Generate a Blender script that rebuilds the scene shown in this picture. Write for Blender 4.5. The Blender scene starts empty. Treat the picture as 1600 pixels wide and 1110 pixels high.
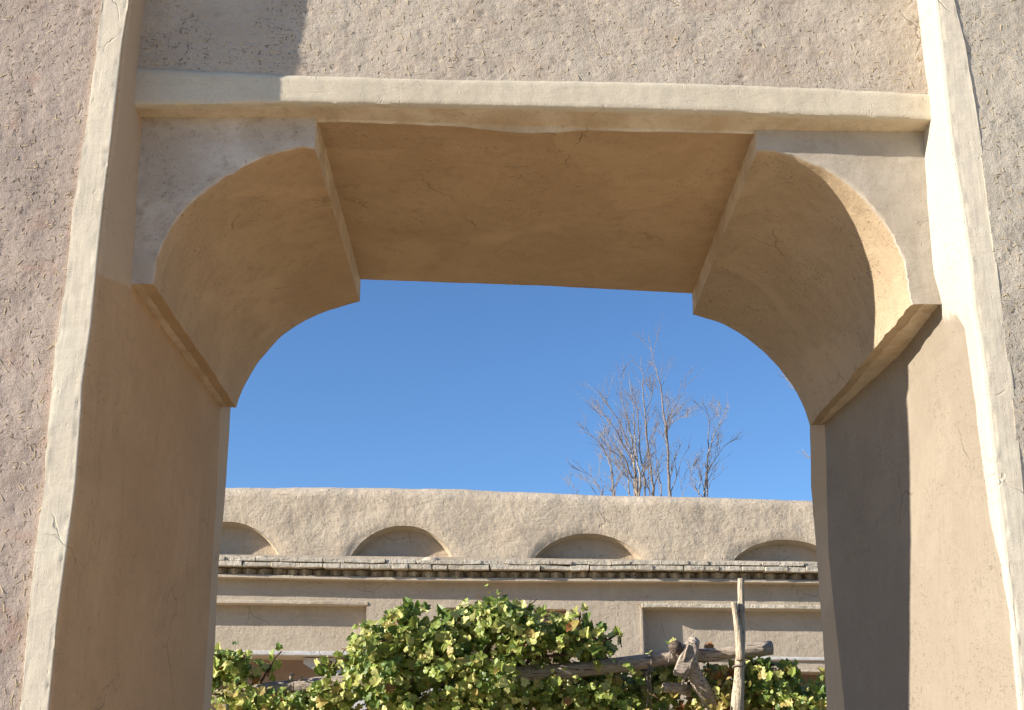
import bpy, bmesh, math, random
from mathutils import Vector, Matrix, noise
from bisect import bisect_right

C = bpy.context.scene
PI = math.pi
rnd = random.Random(11)

# ------------------------------------------------------------------ camera
FPX, W_PX, H_PX = 2000.0, 1600.0, 1110.0
PITCH = math.radians(17.75)
YAW = math.radians(0.74)
CAM = Vector((0, 0, 1.6))
ROT = Matrix.Rotation(-YAW, 3, 'Z') @ Matrix.Rotation(PI / 2 + PITCH, 3, 'X')
cd = bpy.data.cameras.new('camera')
cam = bpy.data.objects.new('camera', cd)
C.collection.objects.link(cam)
cam.matrix_world = Matrix.Translation(CAM) @ ROT.to_4x4()
cd.sensor_width = 36
cd.lens = FPX / W_PX * 36
cd.clip_end = 2000
C.camera = cam

# ------------------------------------------------------------------ light
SUNV = Vector((-3.3, -1.0, 1.23)).normalized()       # direction towards the sun
w = bpy.data.worlds.new('World')
C.world = w
w.use_nodes = True
nt = w.node_tree
bg = nt.nodes['Background']
sky = nt.nodes.new('ShaderNodeTexSky')
sky.sky_type = 'NISHITA'
sky.sun_disc = False
sky.sun_elevation = math.asin(SUNV.z)
sky.sun_rotation = math.atan2(SUNV.x, SUNV.y)
sky.altitude = 1800
sky.air_density = 1.08
sky.dust_density = 0.4
sky.ozone_density = 6.0
nt.links.new(sky.outputs[0], bg.inputs[0])
bg.inputs[1].default_value = 0.105
sd = bpy.data.lights.new('sun', 'SUN')
sd.energy = 5.0
sd.angle = math.radians(0.5)
sd.color = (1.0, 0.93, 0.84)
sun = bpy.data.objects.new('sun', sd)
C.collection.objects.link(sun)
sun.rotation_euler = SUNV.to_track_quat('Z', 'Y').to_euler()
C.cycles.max_bounces = 6
C.cycles.diffuse_bounces = 4
C.cycles.transmission_bounces = 3
C.view_settings.view_transform = 'Standard'
C.view_settings.look = 'None'
C.view_settings.gamma = 1
C.view_settings.exposure = 0.85

# ------------------------------------------------------------------ helpers
def at(px, py, Y):
    """point seen at photo pixel (px,py) on the vertical plane at distance Y"""
    d = ROT @ Vector((px - W_PX / 2, H_PX / 2 - py, -FPX))
    return CAM + d * (Y / d.y)

def lerp(a, b, t):
    return a + (b - a) * t

def curve(pts):
    """piecewise smooth function through sorted (t, v) pairs"""
    pts = sorted(pts)
    ts = [p[0] for p in pts]
    def f(t):
        if t <= ts[0]:
            a, b = pts[0], pts[1]
        elif t >= ts[-1]:
            a, b = pts[-2], pts[-1]
        else:
            i = bisect_right(ts, t) - 1
            a, b = pts[i], pts[i + 1]
        return a[1] + (b[1] - a[1]) * (t - a[0]) / (b[0] - a[0])
    return f

def edge(pxs, Y):
    """x as a function of height for an edge seen at photo pixels, standing at depth Y"""
    q = [at(x, y, Y) for x, y in pxs]
    return curve([(p.z, p.x) for p in q])

def fb(p, s, octv=3):
    q = Vector(p) * s
    v = 0.0; a = 1.0; t = 0.0
    for _ in range(octv):
        v += a * noise.noise(q); t += a
        q = q * 2.13 + Vector((3.1, 7.7, 1.3)); a *= 0.5
    return v / t

def link(name, me, mats, parent=None, smooth=True):
    o = bpy.data.objects.new(name, me)
    C.collection.objects.link(o)
    for m in (mats if isinstance(mats, (list, tuple)) else [mats]):
        me.materials.append(m)
    if smooth:
        for p in me.polygons:
            p.use_smooth = True
    if parent:
        o.parent = parent
        o.matrix_parent_inverse = Matrix.Identity(4)
        o.location = -Vector(parent.location)
    return o

def empty(name, loc, label, cat, group=None):
    o = bpy.data.objects.new(name, None)
    C.collection.objects.link(o)
    o.location = loc
    o['label'] = label; o['category'] = cat
    if group: o['group'] = group
    return o

class MB:
    def __init__(s):
        s.v = []; s.f = []; s.m = []; s.col = []
    def quadgrid(s, rows, mat=0, close=False, flip=False, matf=None):
        b = len(s.v); n = len(rows[0])
        for r in rows: s.v.extend([tuple(p) for p in r])
        for i in range(len(rows) - 1):
            for j in range(n if close else n - 1):
                k = (j + 1) % n
                q = (b + i*n + j, b + i*n + k, b + (i+1)*n + k, b + (i+1)*n + j)
                s.f.append(q[::-1] if flip else q)
                s.m.append(matf(i, j) if matf else mat)
        return b
    def cap(s, b, n, mat=0, flip=False):
        q = tuple(range(b, b + n))
        s.f.append(q[::-1] if flip else q); s.m.append(mat)
    def box(s, c, sz, R=None, jit=0.0, mat=0, r=rnd):
        b = len(s.v)
        for dx in (-1, 1):
            for dy in (-1, 1):
                for dz in (-1, 1):
                    p = Vector((dx*sz[0]/2 + r.uniform(-jit, jit), dy*sz[1]/2 + r.uniform(-jit, jit), dz*sz[2]/2 + r.uniform(-jit, jit)))
                    if R: p = R @ p
                    s.v.append(tuple(Vector(c) + p))
        for q in ((0,1,3,2),(4,6,7,5),(0,4,5,1),(2,3,7,6),(0,2,6,4),(1,5,7,3)):
            s.f.append(tuple(b + i for i in q)); s.m.append(mat)
    def tube(s, pts, rad, n=8, mat=0, cap=True, rough=0.0, seed=0, matend=None):
        pts = [Vector(p) for p in pts]
        rows = []
        up = Vector((0.13, 0.21, 0.97))
        prev = None
        for i, p in enumerate(pts):
            t = (pts[min(i+1, len(pts)-1)] - pts[max(i-1, 0)])
            if t.length < 1e-9: t = Vector((0, 0, 1))
            t.normalize()
            a = prev if prev else (up.cross(t) if abs(t.dot(up)) < .95 else Vector((1, 0, 0)).cross(t))
            a = (a - t * a.dot(t)).normalized()
            prev = a
            bb = t.cross(a)
            R = rad[i] if isinstance(rad, (list, tuple)) else rad
            row = []
            for k in range(n):
                an = 2*PI*k/n
                d = a*math.cos(an) + bb*math.sin(an)
                rr = R
                if rough:
                    rr *= 1 + rough * (noise.noise(p*6 + d*1.5 + Vector((seed, 0, 0))) + .5*noise.noise(Vector((p.x*3, p.y*3, p.z*3)) + d*6))
                row.append(p + d * rr)
            rows.append(row)
        b = s.quadgrid(rows, mat, close=True)
        if cap:
            s.cap(b, n, mat if matend is None else matend, flip=True)
            s.cap(b + (len(rows)-1)*n, n, mat if matend is None else matend)
    def mesh(s, name):
        me = bpy.data.meshes.new(name)
        me.from_pydata(s.v, [], s.f)
        me.polygons.foreach_set('material_index', s.m)
        me.update()
        return me
    def build(s, name, mats, parent=None, smooth=True):
        me = s.mesh(name)
        if s.col:
            ca = me.color_attributes.new('tint', 'FLOAT_COLOR', 'POINT')
            flat = []
            for c in s.col: flat += [c[0], c[1], c[2], 1.0]
            ca.data.foreach_set('color', flat)
        return link(name, me, mats, parent, smooth)

def spaced(a, b, d):
    n = max(1, int(round((b - a) / d)))
    return [a + (b - a) * i / n for i in range(n + 1)]

def fix_normals(o):
    bm = bmesh.new(); bm.from_mesh(o.data)
    bmesh.ops.recalc_face_normals(bm, faces=bm.faces[:])
    bm.to_mesh(o.data); bm.free()

def sharp(o, deg=38):
    o.data.set_sharp_from_angle(angle=math.radians(deg))

# ------------------------------------------------------------------ materials
class NT:
    def __init__(s, name):
        s.m = bpy.data.materials.new(name); s.m.use_nodes = True
        s.t = s.m.node_tree; s.b = s.t.nodes['Principled BSDF']
        s.pos = s.t.nodes.new('ShaderNodeNewGeometry').outputs['Position']
    def n(s, typ, **kw):
        nd = s.t.nodes.new(typ)
        for k, v in kw.items(): setattr(nd, k, v)
        return nd
    def l(s, a, b): s.t.links.new(a, b)
    def mapped(s, scale, rot=(0, 0, 0), src=None):
        mp = s.n('ShaderNodeMapping')
        mp.inputs['Scale'].default_value = scale; mp.inputs['Rotation'].default_value = rot
        s.l(src or s.pos, mp.inputs['Vector'])
        return mp.outputs[0]
    def noise(s, scale, detail=4, rough=.55, vec=None, dist=0):
        nd = s.n('ShaderNodeTexNoise')
        nd.inputs['Scale'].default_value = scale; nd.inputs['Detail'].default_value = detail
        nd.inputs['Roughness'].default_value = rough; nd.inputs['Distortion'].default_value = dist
        s.l(vec or s.pos, nd.inputs['Vector'])
        return nd.outputs['Fac']
    def ramp(s, fac, lo, hi, a=0.0, b=1.0):
        nd = s.n('ShaderNodeMapRange')
        nd.interpolation_type = 'SMOOTHSTEP'
        nd.inputs['From Min'].default_value = lo; nd.inputs['From Max'].default_value = hi
        nd.inputs['To Min'].default_value = a; nd.inputs['To Max'].default_value = b
        s.l(fac, nd.inputs['Value'])
        return nd.outputs[0]
    def mix(s, fac, a, b, mode='MIX'):
        nd = s.n('ShaderNodeMix', data_type='RGBA', blend_type=mode)
        for inp, v in ((nd.inputs[0], fac), (nd.inputs[6], a), (nd.inputs[7], b)):
            if hasattr(v, 'links'): s.l(v, inp)
            elif isinstance(v, (int, float)): inp.default_value = v
            else: inp.default_value = (v[0], v[1], v[2], 1)
        return nd.outputs[2]
    def math(s, op, a, b=0.0):
        nd = s.n('ShaderNodeMath', operation=op)
        for i, v in enumerate((a, b)):
            if hasattr(v, 'links'): s.l(v, nd.inputs[i])
            else: nd.inputs[i].default_value = v
        return nd.outputs[0]
    def attr(s, name):
        return s.n('ShaderNodeAttribute', attribute_name=name).outputs
    def finish(s, col, height=None, dist=.01, strength=1.0, rough=.95):
        if hasattr(col, 'links'): s.l(col, s.b.inputs['Base Color'])
        else: s.b.inputs['Base Color'].default_value = (*col, 1)
        s.b.inputs['Roughness'].default_value = rough
        s.b.inputs['Specular IOR Level'].default_value = 0.15
        if height is not None:
            bp = s.n('ShaderNodeBump')
            bp.inputs['Distance'].default_value = dist; bp.inputs['Strength'].default_value = strength
            s.l(height, bp.inputs['Height']); s.l(bp.outputs[0], s.b.inputs['Normal'])
        return s.m

def plaster(name, A, B, D, rough_bump=.5, straw=.5, streak=0.0, grain=220, medium=45, wash=None, dist=.004, spots=.5, coarse=1.0, washcol=(.50,.455,.36), age=.5, red=0.0, crack=.32):
    """earth plaster: A/B broad patches, D dark pits; straw marks; optional streaks of the trowel"""
    A, B, D = (tuple(c * .86 for c in q) for q in (A, B, D))
    t = NT(name)
    big = t.noise(2.2 * coarse, 5, .6, dist=.4)
    mid = t.noise(14 * coarse, 5, .65)
    fine = t.noise(grain, 3, .6)
    med = t.noise(medium, 4, .6)
    col = t.mix(t.ramp(big, .35, .65), A, B)
    dk = t.ramp(mid, .50, .72)
    col = t.mix(t.math('MULTIPLY', dk, spots), col, D)
    col = t.mix(t.ramp(fine, .30, .70, .0, .30), col, tuple(c * .55 for c in A))
    patch = t.ramp(t.noise(4.5 * coarse, 3, .6), .40, .64, .12, 1.0)
    h = t.math('ADD', t.math('MULTIPLY', fine, .30 * rough_bump), t.math('MULTIPLY', med, .55 * rough_bump))
    h = t.math('ADD', h, t.math('MULTIPLY', mid, 1.2 * rough_bump))
    if straw > 0:
        for i, (rx, ry, rz, sc) in enumerate(((.3, .5, .2, 1.0), (1.2, -.7, .5, .8), (-.8, 1.1, 1.3, .6))[:2]):
            v = t.mapped((42 * sc, 42 * sc, 260 * sc), (rx, ry, rz))
            s_ = t.ramp(t.noise(1.0, 1, .4, vec=v, dist=.5), .69, .76)
            s_ = t.math('MULTIPLY', s_, patch)
            col = t.mix(t.math('MULTIPLY', s_, .45 * straw), col, (.66, .56, .40) if i != 1 else tuple(c * .45 for c in D))
            h = t.math('ADD', h, t.math('MULTIPLY', s_, (.35 if i != 1 else -.8) * straw))
        for sc, th in ((1.5, .655), (3.2, .67)):
            pv = t.mapped((1.0, 1.0, .6), (.2, .3, .4))
            pit = t.math('MULTIPLY', t.ramp(t.noise(medium * sc, 2, .5, vec=pv), th, th + .07), patch)
            h = t.math('SUBTRACT', h, t.math('MULTIPLY', pit, 1.5 * straw))
            col = t.mix(t.math('MULTIPLY', pit, .50 * straw), col, tuple(c * .5 for c in D))
    if red > 0:      # redder earth showing in places
        rd = t.ramp(t.noise(5.5, 5, .65, dist=.6), .52, .68)
        col = t.mix(t.math('MULTIPLY', rd, red), col, (A[0] * .86, A[1] * .66, A[2] * .60))
    if age > 0:      # trowel sweeps, drips and repaired patches
        sw = t.noise(1.0, 5, .6, vec=t.mapped((3.0, 5.0, 13.0), (.2, .5, .15)), dist=1.2)
        h = t.math('ADD', h, t.math('MULTIPLY', sw, 1.3 * age))
        col = t.mix(t.math('MULTIPLY', t.ramp(sw, .50, .66), .45 * age), col, tuple(c * .74 for c in A))
        dr = t.noise(1.0, 5, .65, vec=t.mapped((17, 17, 1.1)))
        col = t.mix(t.math('MULTIPLY', t.ramp(dr, .54, .70), .40 * age), col, tuple(c * .70 for c in B))
        rp = t.ramp(t.noise(1.6, 3, .5, dist=.8), .56, .63)
        col = t.mix(t.math('MULTIPLY', rp, .35 * age), col, tuple(min(.85, c * 1.22) for c in A))
        h = t.math('ADD', h, t.math('MULTIPLY', rp, .35 * age))
        sp = t.ramp(t.noise(38 * coarse, 3, .6), .66, .72)
        col = t.mix(t.math('MULTIPLY', sp, .5 * age), col, tuple(c * .6 for c in D))
    if crack > 0:
        wob = t.n('ShaderNodeTexNoise'); wob.inputs['Scale'].default_value = 7; wob.inputs['Detail'].default_value = 3
        t.l(t.pos, wob.inputs['Vector'])
        va = t.n('ShaderNodeVectorMath', operation='MULTIPLY_ADD')
        t.l(wob.outputs['Color'], va.inputs[0]); va.inputs[1].default_value = (.16, .16, .16); t.l(t.pos, va.inputs[2])
        vo = t.n('ShaderNodeTexVoronoi', feature='DISTANCE_TO_EDGE'); vo.inputs['Scale'].default_value = 2.1
        t.l(va.outputs[0], vo.inputs['Vector'])
        ck = t.math('MULTIPLY', t.ramp(vo.outputs['Distance'], .002, .010, 1, 0), t.ramp(t.noise(2.7, 2, .5), .56, .66))
        col = t.mix(t.math('MULTIPLY', ck, .75 * crack), col, tuple(c * .35 for c in D))
        h = t.math('SUBTRACT', h, t.math('MULTIPLY', ck, 1.6 * crack))
    if streak > 0:
        st = t.noise(1.0, 4, .6, vec=t.mapped((70, 70, 3.2)))
        col = t.mix(t.math('MULTIPLY', t.ramp(st, .42, .68), streak), col, tuple(c * .80 for c in A))
        h = t.math('ADD', h, t.math('MULTIPLY', st, .6 * streak))
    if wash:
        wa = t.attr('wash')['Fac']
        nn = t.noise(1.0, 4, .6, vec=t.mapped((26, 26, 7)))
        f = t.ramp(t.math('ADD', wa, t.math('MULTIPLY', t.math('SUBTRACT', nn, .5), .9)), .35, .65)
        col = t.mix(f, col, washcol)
    return t.finish(col, h, dist)

M = {}
M['facade'] = plaster('rough_pink_plaster', (.55, .445, .36), (.49, .39, .315), (.33, .245, .19), .8, .9, dist=.0058, spots=.6, red=.6)
M['facade_right'] = plaster('rough_grey_plaster', (.66, .58, .45), (.59, .51, .395), (.42, .34, .26), .8, .9, dist=.0058, spots=.55, red=.15)
M['panel'] = plaster('rough_panel_plaster', (.64, .545, .425), (.58, .48, .37), (.42, .33, .245), .8, .9, dist=.0058, spots=.55, red=.25)
M['trim'] = plaster('smooth_cream_plaster', (.90, .79, .60), (.83, .72, .54), (.68, .57, .41), .22, .12, streak=.35, dist=.004, spots=.25)
M['tan'] = plaster('tan_clay_plaster', (.67, .475, .28), (.59, .41, .235), (.45, .30, .17), .45, .40, streak=.0, dist=.006, spots=.4, wash=True, age=.7)
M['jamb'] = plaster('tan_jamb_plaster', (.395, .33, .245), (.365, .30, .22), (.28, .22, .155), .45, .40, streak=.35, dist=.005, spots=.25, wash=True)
M['jamb_left'] = plaster('bounce_warmed_jamb_plaster', (.67, .44, .24), (.61, .395, .21), (.46, .30, .16), .45, .40, streak=.35, dist=.005, spots=.25, wash=True, washcol=(.54, .40, .26))  # same tan plaster as right jamb, with warm bounce light put into colour
M['jamb_edge'] = plaster('lit_edge_plaster', (.70, .54, .36), (.63, .48, .31), (.48, .36, .24), .3, .15, streak=.3, dist=.005, spots=.25)  # back chamfer: less brown, with the light it catches put into the colour
M['ledge'] = plaster('pale_ledge_plaster', (.88, .74, .54), (.66, .50, .32), (.48, .35, .21), .7, .3, dist=.006, spots=.4, coarse=1.6)
M['tan_right'] = plaster('sun_paled_bracket_plaster', (.60, .46, .30), (.52, .39, .245), (.40, .29, .18), .6, .5, dist=.006, spots=.4, age=.7)  # copy of the tan plaster, with the sunlit curve's paleness put into the colour
M['grey'] = plaster('grey_limewashed_plaster', (.84, .74, .61), (.62, .51, .39), (.44, .34, .24), .5, .25, dist=.008, spots=.75, coarse=1.7)
M['band'] = plaster('cream_band_plaster', (.76, .66, .49), (.70, .60, .44), (.56, .46, .32), .25, .15, dist=.005, spots=.25)
M['far'] = plaster('parapet_mud_plaster', (.74, .61, .44), (.67, .54, .385), (.50, .39, .27), .6, .5, grain=90, medium=22, dist=.016, spots=.4)
M['farwall'] = plaster('courtyard_wall_plaster', (.66, .56, .42), (.60, .50, .37), (.46, .38, .28), .5, .25, streak=.25, grain=90, medium=18, dist=.012, spots=.35)
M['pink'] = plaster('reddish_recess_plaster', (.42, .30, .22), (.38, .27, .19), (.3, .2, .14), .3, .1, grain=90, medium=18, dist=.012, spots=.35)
M['white'] = plaster('whitewashed_plaster', (.74, .72, .68), (.66, .63, .58), (.5, .46, .4), .3, 0, grain=90, medium=18, dist=.01, spots=.3)
M['brick'] = plaster('weathered_pale_brick', (.78, .70, .55), (.66, .58, .44), (.40, .33, .23), .9, .3, grain=60, medium=14, dist=.02, spots=.6, coarse=1.2)
M['stain'] = plaster('stained_brick', (.62, .50, .31), (.36, .27, .165), (.035, .025, .02), .8, 0, grain=60, medium=16, dist=.02, spots=1.0, coarse=.9)
M['sand'] = plaster('sandy_ground', (.74, .58, .39), (.67, .52, .34), (.52, .40, .27), .8, 0, grain=90, medium=18, dist=.02, spots=.4, coarse=.3)
M['straw'] = NT('straw').finish((.55, .44, .27), rough=.7)

def wood(name, A, B, dark, sc=(5, 55, 55)):
    t = NT(name)
    g = t.noise(1.0, 5, .6, vec=t.mapped(sc, (0, -.1, 0)), dist=.4)
    g2 = t.noise(1.0, 3, .6, vec=t.mapped(tuple(c * 2.4 for c in sc), (0, -.1, 0)), dist=.3)
    split = t.ramp(g2, .60, .68)
    k = t.noise(16, 4, .6)
    col = t.mix(t.ramp(g, .3, .7), A, B)
    col = t.mix(t.ramp(k, .55, .75, 0, .8), col, dark)
    col = t.mix(t.math('MULTIPLY', split, .7), col, tuple(c * .5 for c in dark))
    hh = t.math('SUBTRACT', t.math('ADD', g, t.math('MULTIPLY', k, .5)), t.math('MULTIPLY', split, .9))
    return t.finish(col, hh, .02, rough=.85)
M['wood'] = wood('weathered_grey_wood', (.56, .47, .37), (.42, .34, .265), (.20, .15, .11))
M['barewood'] = wood('pale_stripped_wood', (.60, .51, .37), (.48, .39, .27), (.26, .19, .13), (55, 55, 5))
M['endgrain'] = wood('dark_end_grain', (.20, .15, .12), (.13, .10, .08), (.05, .04, .03))
M['cane'] = wood('vine_cane', (.20, .13, .08), (.13, .08, .05), (.06, .04, .03))
M['cord'] = NT('grey_cord').finish((.22, .19, .16), rough=.8)
M['bark'] = wood('grey_bark', (.36, .295, .24), (.26, .21, .17), (.13, .10, .08))
M['palebark'] = wood('pale_bark', (.50, .41, .32), (.38, .31, .24), (.22, .17, .13))

t = NT('grape_leaf')
tc = t.attr('tint')['Color']
vein = t.noise(60, 3, .6)
col = t.mix(t.ramp(vein, .35, .75, 0, .4), tc, (.03, .06, .012), 'MIX')
t.l(col, t.b.inputs['Base Color'])
t.b.inputs['Roughness'].default_value = .42
t.b.inputs['Specular IOR Level'].default_value = .45
tr = t.n('ShaderNodeBsdfTranslucent')
t.l(t.mix(.5, tc, (.35, .42, .05)), tr.inputs['Color'])
mx = t.n('ShaderNodeMixShader'); mx.inputs[0].default_value = .30
t.l(t.b.outputs[0], mx.inputs[1]); t.l(tr.outputs[0], mx.inputs[2])
t.l(mx.outputs[0], t.t.nodes['Material Output'].inputs['Surface'])
M['leaf'] = t.m

# ------------------------------------------------------------------ ground
mb = MB()
gx = [-400, -120, -40] + spaced(-20, 20, 1.0) + [40, 120, 400]
gy = [-400, -120, -40] + spaced(-14, 30, 1.0) + [60, 150, 500]
mb.quadgrid([[(x, y, .04 * fb((x, y, 0), .35) if abs(x) < 21 and -15 < y < 31 else 0) for x in gx] for y in gy])
ground = mb.build('ground', M['sand'])
ground['kind'] = 'structure'

# ------------------------------------------------------------------ gateway
Y0, P1, P2, YR, YE, YB = 4.0, 4.165, 4.265, 5.93, 6.05, 6.18
ZTOP = 5.3
gate = empty('gateway', (0, 5, 0), 'tall mud plastered gateway framing the sky with two rounded arch corners', 'gateway')

L_out = edge([(155,0),(142,125),(129,212),(113,303),(102,420),(83,546),(71,676),(66,755),(53,847),(42,945),(28,1110)], Y0)
L_in = edge([(206,0),(195,68),(182,182),(176,235),(166,314),(156,410),(147,507),(133,601),(131,646),(123,755),(107,873),(94,970),(81,1110)], Y0)
L_c = edge([(234,0),(223,159),(218,242),(206,440)], P2)
R_in = edge([(1460,0),(1471,113),(1484,227),(1503,340),(1513,410),(1519,481),(1531,546),(1541,627),(1552,735),(1562,815),(1573,906),(1584,1009),(1592,1100)], Y0)
R_out = edge([(1494,0),(1511,68),(1528,163),(1545,284),(1561,408),(1571,497),(1586,595),(1594,676),(1602,760),(1614,900),(1628,1110)], Y0)
L_r = edge([(352,520),(345,635),(339,760),(318,1110)], YR)
L_e = edge([(368,500),(360,640),(353,755),(342,880),(331,1074)], YE)
R_c = edge([(1420,0),(1431,87),(1441,159),(1444,242),(1450,322),(1463,470)], P2)
YS = Y0 + 2.9 / 3.3
R_s = edge([(1408,440),(1412,500),(1416,545),(1422,640),(1425,750),(1426,847),(1422,961),(1419,1110)], YS)
R_r = edge([(1278,540),(1289,669),(1292,760),(1294,863),(1307,977),(1320,1110)], YR)
R_e = edge([(1262,560),(1266,666),(1268,760),(1274,847),(1286,993),(1292,1110)], YE)
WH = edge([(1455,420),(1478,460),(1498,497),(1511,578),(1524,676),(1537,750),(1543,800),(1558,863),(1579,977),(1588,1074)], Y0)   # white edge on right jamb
ZIMP_L = at(205, 440, P2).z
ZIMP_R = at(1463, 470, P2).z

zs = [-.05] + spaced(0.0, 1.6, .2)[1:-1] + spaced(1.6, 4.45, .012) + spaced(4.5, ZTOP, .1)

def clampz(f, lo, hi):
    return lambda z: f(min(max(z, lo), hi))

def jamb_loop(side, z):
    """plan section of one jamb with its raised front trim: (x, Y) points round the visible faces, then hidden ones"""
    zc = min(max(z, 0.9), 4.6)
    if side < 0:
        xo, xi = L_out(zc), L_in(zc)
        cols = []
        xc = L_c(max(zc, ZIMP_L)) if zc > ZIMP_L - .0 else None
        top = L_c(max(zc, ZIMP_L))
        xr, xe = L_r(min(zc, 3.4)), L_e(min(zc, 3.4))
        c_low = lerp(xi, xr, (P2 - Y0) / (YR - Y0) * 2.2)
        k = min(max((zc - (ZIMP_L - .25)) / .25, 0), 1)
        cols = [(xi, Y0), (lerp(c_low, top, k), P2), (xr, YR), (xe, YE)]
    else:
        xo, xi = R_out(zc), R_in(zc)
        top = R_c(max(zc, ZIMP_R))
        xs = R_s(min(zc, ZIMP_R - .1))
        xr, xe = R_r(min(zc, 3.3)), R_e(min(zc, 3.3))
        c_low = lerp(xi, xs, (P2 - Y0) / (YS - Y0))
        k = min(max((zc - (ZIMP_R - .15)) / .25, 0), 1)
        cols = [(xi, Y0), (lerp(c_low, top, k), P2), (lerp(xs, lerp(top, xr, .3), k * .5), YS), (xr, YR), (xe, YE)]
    s = 1 if side < 0 else -1            # direction towards the opening
    r = .010
    pts = []
    def seg(a, b, d, skip=True):
        n = max(1, int(round(math.hypot(b[0]-a[0], b[1]-a[1]) / d)))
        for i in range(n):
            t_ = i / n
            pts.append((lerp(a[0], b[0], t_), lerp(a[1], b[1], t_)))
    seg((xo, Y0 + .05), (xo, Y0 + .008), .014)
    N = 16
    a, b = (xo + s * .008, Y0), (xi - s * r, Y0)
    for i in range(N): pts.append((lerp(a[0], b[0], i/N), Y0))
    pts.append(b)
    front_n = len(pts)
    cc = [(xi, Y0 + r)] + cols[1:]
    ns = [18, 36, 70, 10] if side > 0 else [18, 96, 10]
    for i in range(len(cc) - 1):
        a, b = cc[i], cc[i+1]
        for k2 in range(ns[i]):
            pts.append((lerp(a[0], b[0], k2/ns[i]), lerp(a[1], b[1], k2/ns[i])))
    pts.append(cc[-1])
    vis = len(pts)
    pts.append((cc[-1][0] - s * .07, YB))
    pts.append((xo - s * .3, YB)); pts.append((xo - s * .3, Y0 + .05))
    return pts, front_n, vis

def build_jamb(side):
    mb = MB()
    rows = []; wash = []
    for z in zs:
        pts, fn, vis = jamb_loop(side, z)
        row = []
        n = len(pts)
        for i, (x, Y) in enumerate(pts):
            p = Vector((x, Y, z))
            if i < vis and 1.3 < z < ZTOP - .1:
                a = pts[max(i-1, 0)]; b = pts[min(i+1, n-1)]
                tx, ty = b[0]-a[0], b[1]-a[1]
                l_ = math.hypot(tx, ty) or 1
                nx, ny = ty / l_, -tx / l_
                if side > 0: nx, ny = -nx, -ny
                # outward normal on this loop points away from the masonry
                d = .006 * fb((x, Y, z), 3, 3) + .0014 * fb((x, Y, z), 22, 3)
                if fn - 3 <= i <= fn + 1:
                    d += .005 * fb((side * 3, 0, z), 12, 5) - .005 * max(0, fb((side * 7, 0, z), 45, 2))
                if i < 5: d += .004 * fb((side * 5, 0, z), 14, 3)
                p.x -= -nx * d * (1 if side < 0 else 1); p.y += ny * d
            row.append(p)
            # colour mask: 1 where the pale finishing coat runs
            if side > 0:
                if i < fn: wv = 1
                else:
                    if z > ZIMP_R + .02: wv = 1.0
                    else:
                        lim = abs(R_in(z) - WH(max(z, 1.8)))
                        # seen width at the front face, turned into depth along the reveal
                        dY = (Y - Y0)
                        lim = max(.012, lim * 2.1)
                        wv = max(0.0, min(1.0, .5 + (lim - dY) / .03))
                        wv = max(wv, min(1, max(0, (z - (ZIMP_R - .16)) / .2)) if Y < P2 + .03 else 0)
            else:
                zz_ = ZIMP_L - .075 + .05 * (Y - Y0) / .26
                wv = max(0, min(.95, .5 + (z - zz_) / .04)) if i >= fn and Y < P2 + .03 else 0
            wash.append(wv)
        rows.append(row)
    n = len(rows[0])
    pts, fn, vis = jamb_loop(side, 2)
    b = mb.quadgrid(rows, close=True, matf=lambda i, j: 0 if j < fn - 1 else (1 if j < vis - 11 else 2), flip=(side > 0))
    mb.cap(b + (len(rows)-1)*n, n, 0)
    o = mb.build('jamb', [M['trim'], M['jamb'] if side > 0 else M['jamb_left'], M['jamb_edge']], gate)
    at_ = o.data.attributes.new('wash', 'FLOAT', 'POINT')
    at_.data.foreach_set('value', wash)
    fix_normals(o); sharp(o, 50)
    return o
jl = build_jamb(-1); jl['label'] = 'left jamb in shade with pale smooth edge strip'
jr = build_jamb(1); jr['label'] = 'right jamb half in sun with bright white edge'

# rough outer walls on both sides, straw slivers pressed in the surface
def facade(side, mat, label):
    out = L_out if side < 0 else R_out
    OFF = .013 if side < 0 else -.002
    mb = MB()
    us = [0, .004] + spaced(.012, .42, .0075) + [.47, .55, .7, 1.0, 1.6, 2.4, 3.6, 5.5]
    zz = [-.05] + spaced(0, 1.6, .2)[1:-1] + spaced(1.6, 4.4, .0085) + spaced(4.5, ZTOP + .02, .1)
    rows = []
    for z in zz:
        zc = min(max(z, .9), 4.6)
        row = []
        for u in us:
            x = out(zc) + side * (u - .015)
            Y = Y0 + OFF
            if 1.4 < z < 4.5 and u < .5:
                q = (x, 0, z)
                d = .010 * fb(q, 3.2, 3) + .0030 * fb(q, 15, 3) + .0010 * fb(q, 60, 2)
                pit = fb(q, 34, 2)
                if pit > .33: d -= (pit - .33) * .014
                d -= .004
                Y -= d
            row.append(Vector((x, Y, z)))
        row.append(Vector((row[-1].x, YB - .02, z)))
        row.append(Vector((out(zc) + side * .1, YB - .02, z)))
        rows.append(row)
    n = len(rows[0])
    b = mb.quadgrid(rows, close=True)
    mb.cap(b + (len(rows)-1)*n, n)
    rr = random.Random(5 + side)
    for _ in range(800):
        z = rr.uniform(1.7, 4.35); u = rr.uniform(.0, .44)
        x = out(z) + side * u
        q = (x, 0, z)
        Y = Y0 + OFF - (.010 * fb(q, 3.2, 3) + .0030 * fb(q, 15, 3) + .0010 * fb(q, 60, 2) - .004)
        an = rr.gauss(PI/2 if rr.random() < .6 else 0, .7)
        L = rr.uniform(.006, .024)
        R = Matrix.Rotation(rr.uniform(-.25, .25), 3, 'Z') @ Matrix.Rotation(an, 3, 'Y')
        mb.box((x, Y - .0005, z), (L, .0016, rr.uniform(.0014, .003)), R, mat=1, r=rr)
    o = mb.build('outer_wall', [mat, M['straw']], gate)
    fix_normals(o); sharp(o, 60)
    o['label'] = label
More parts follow.
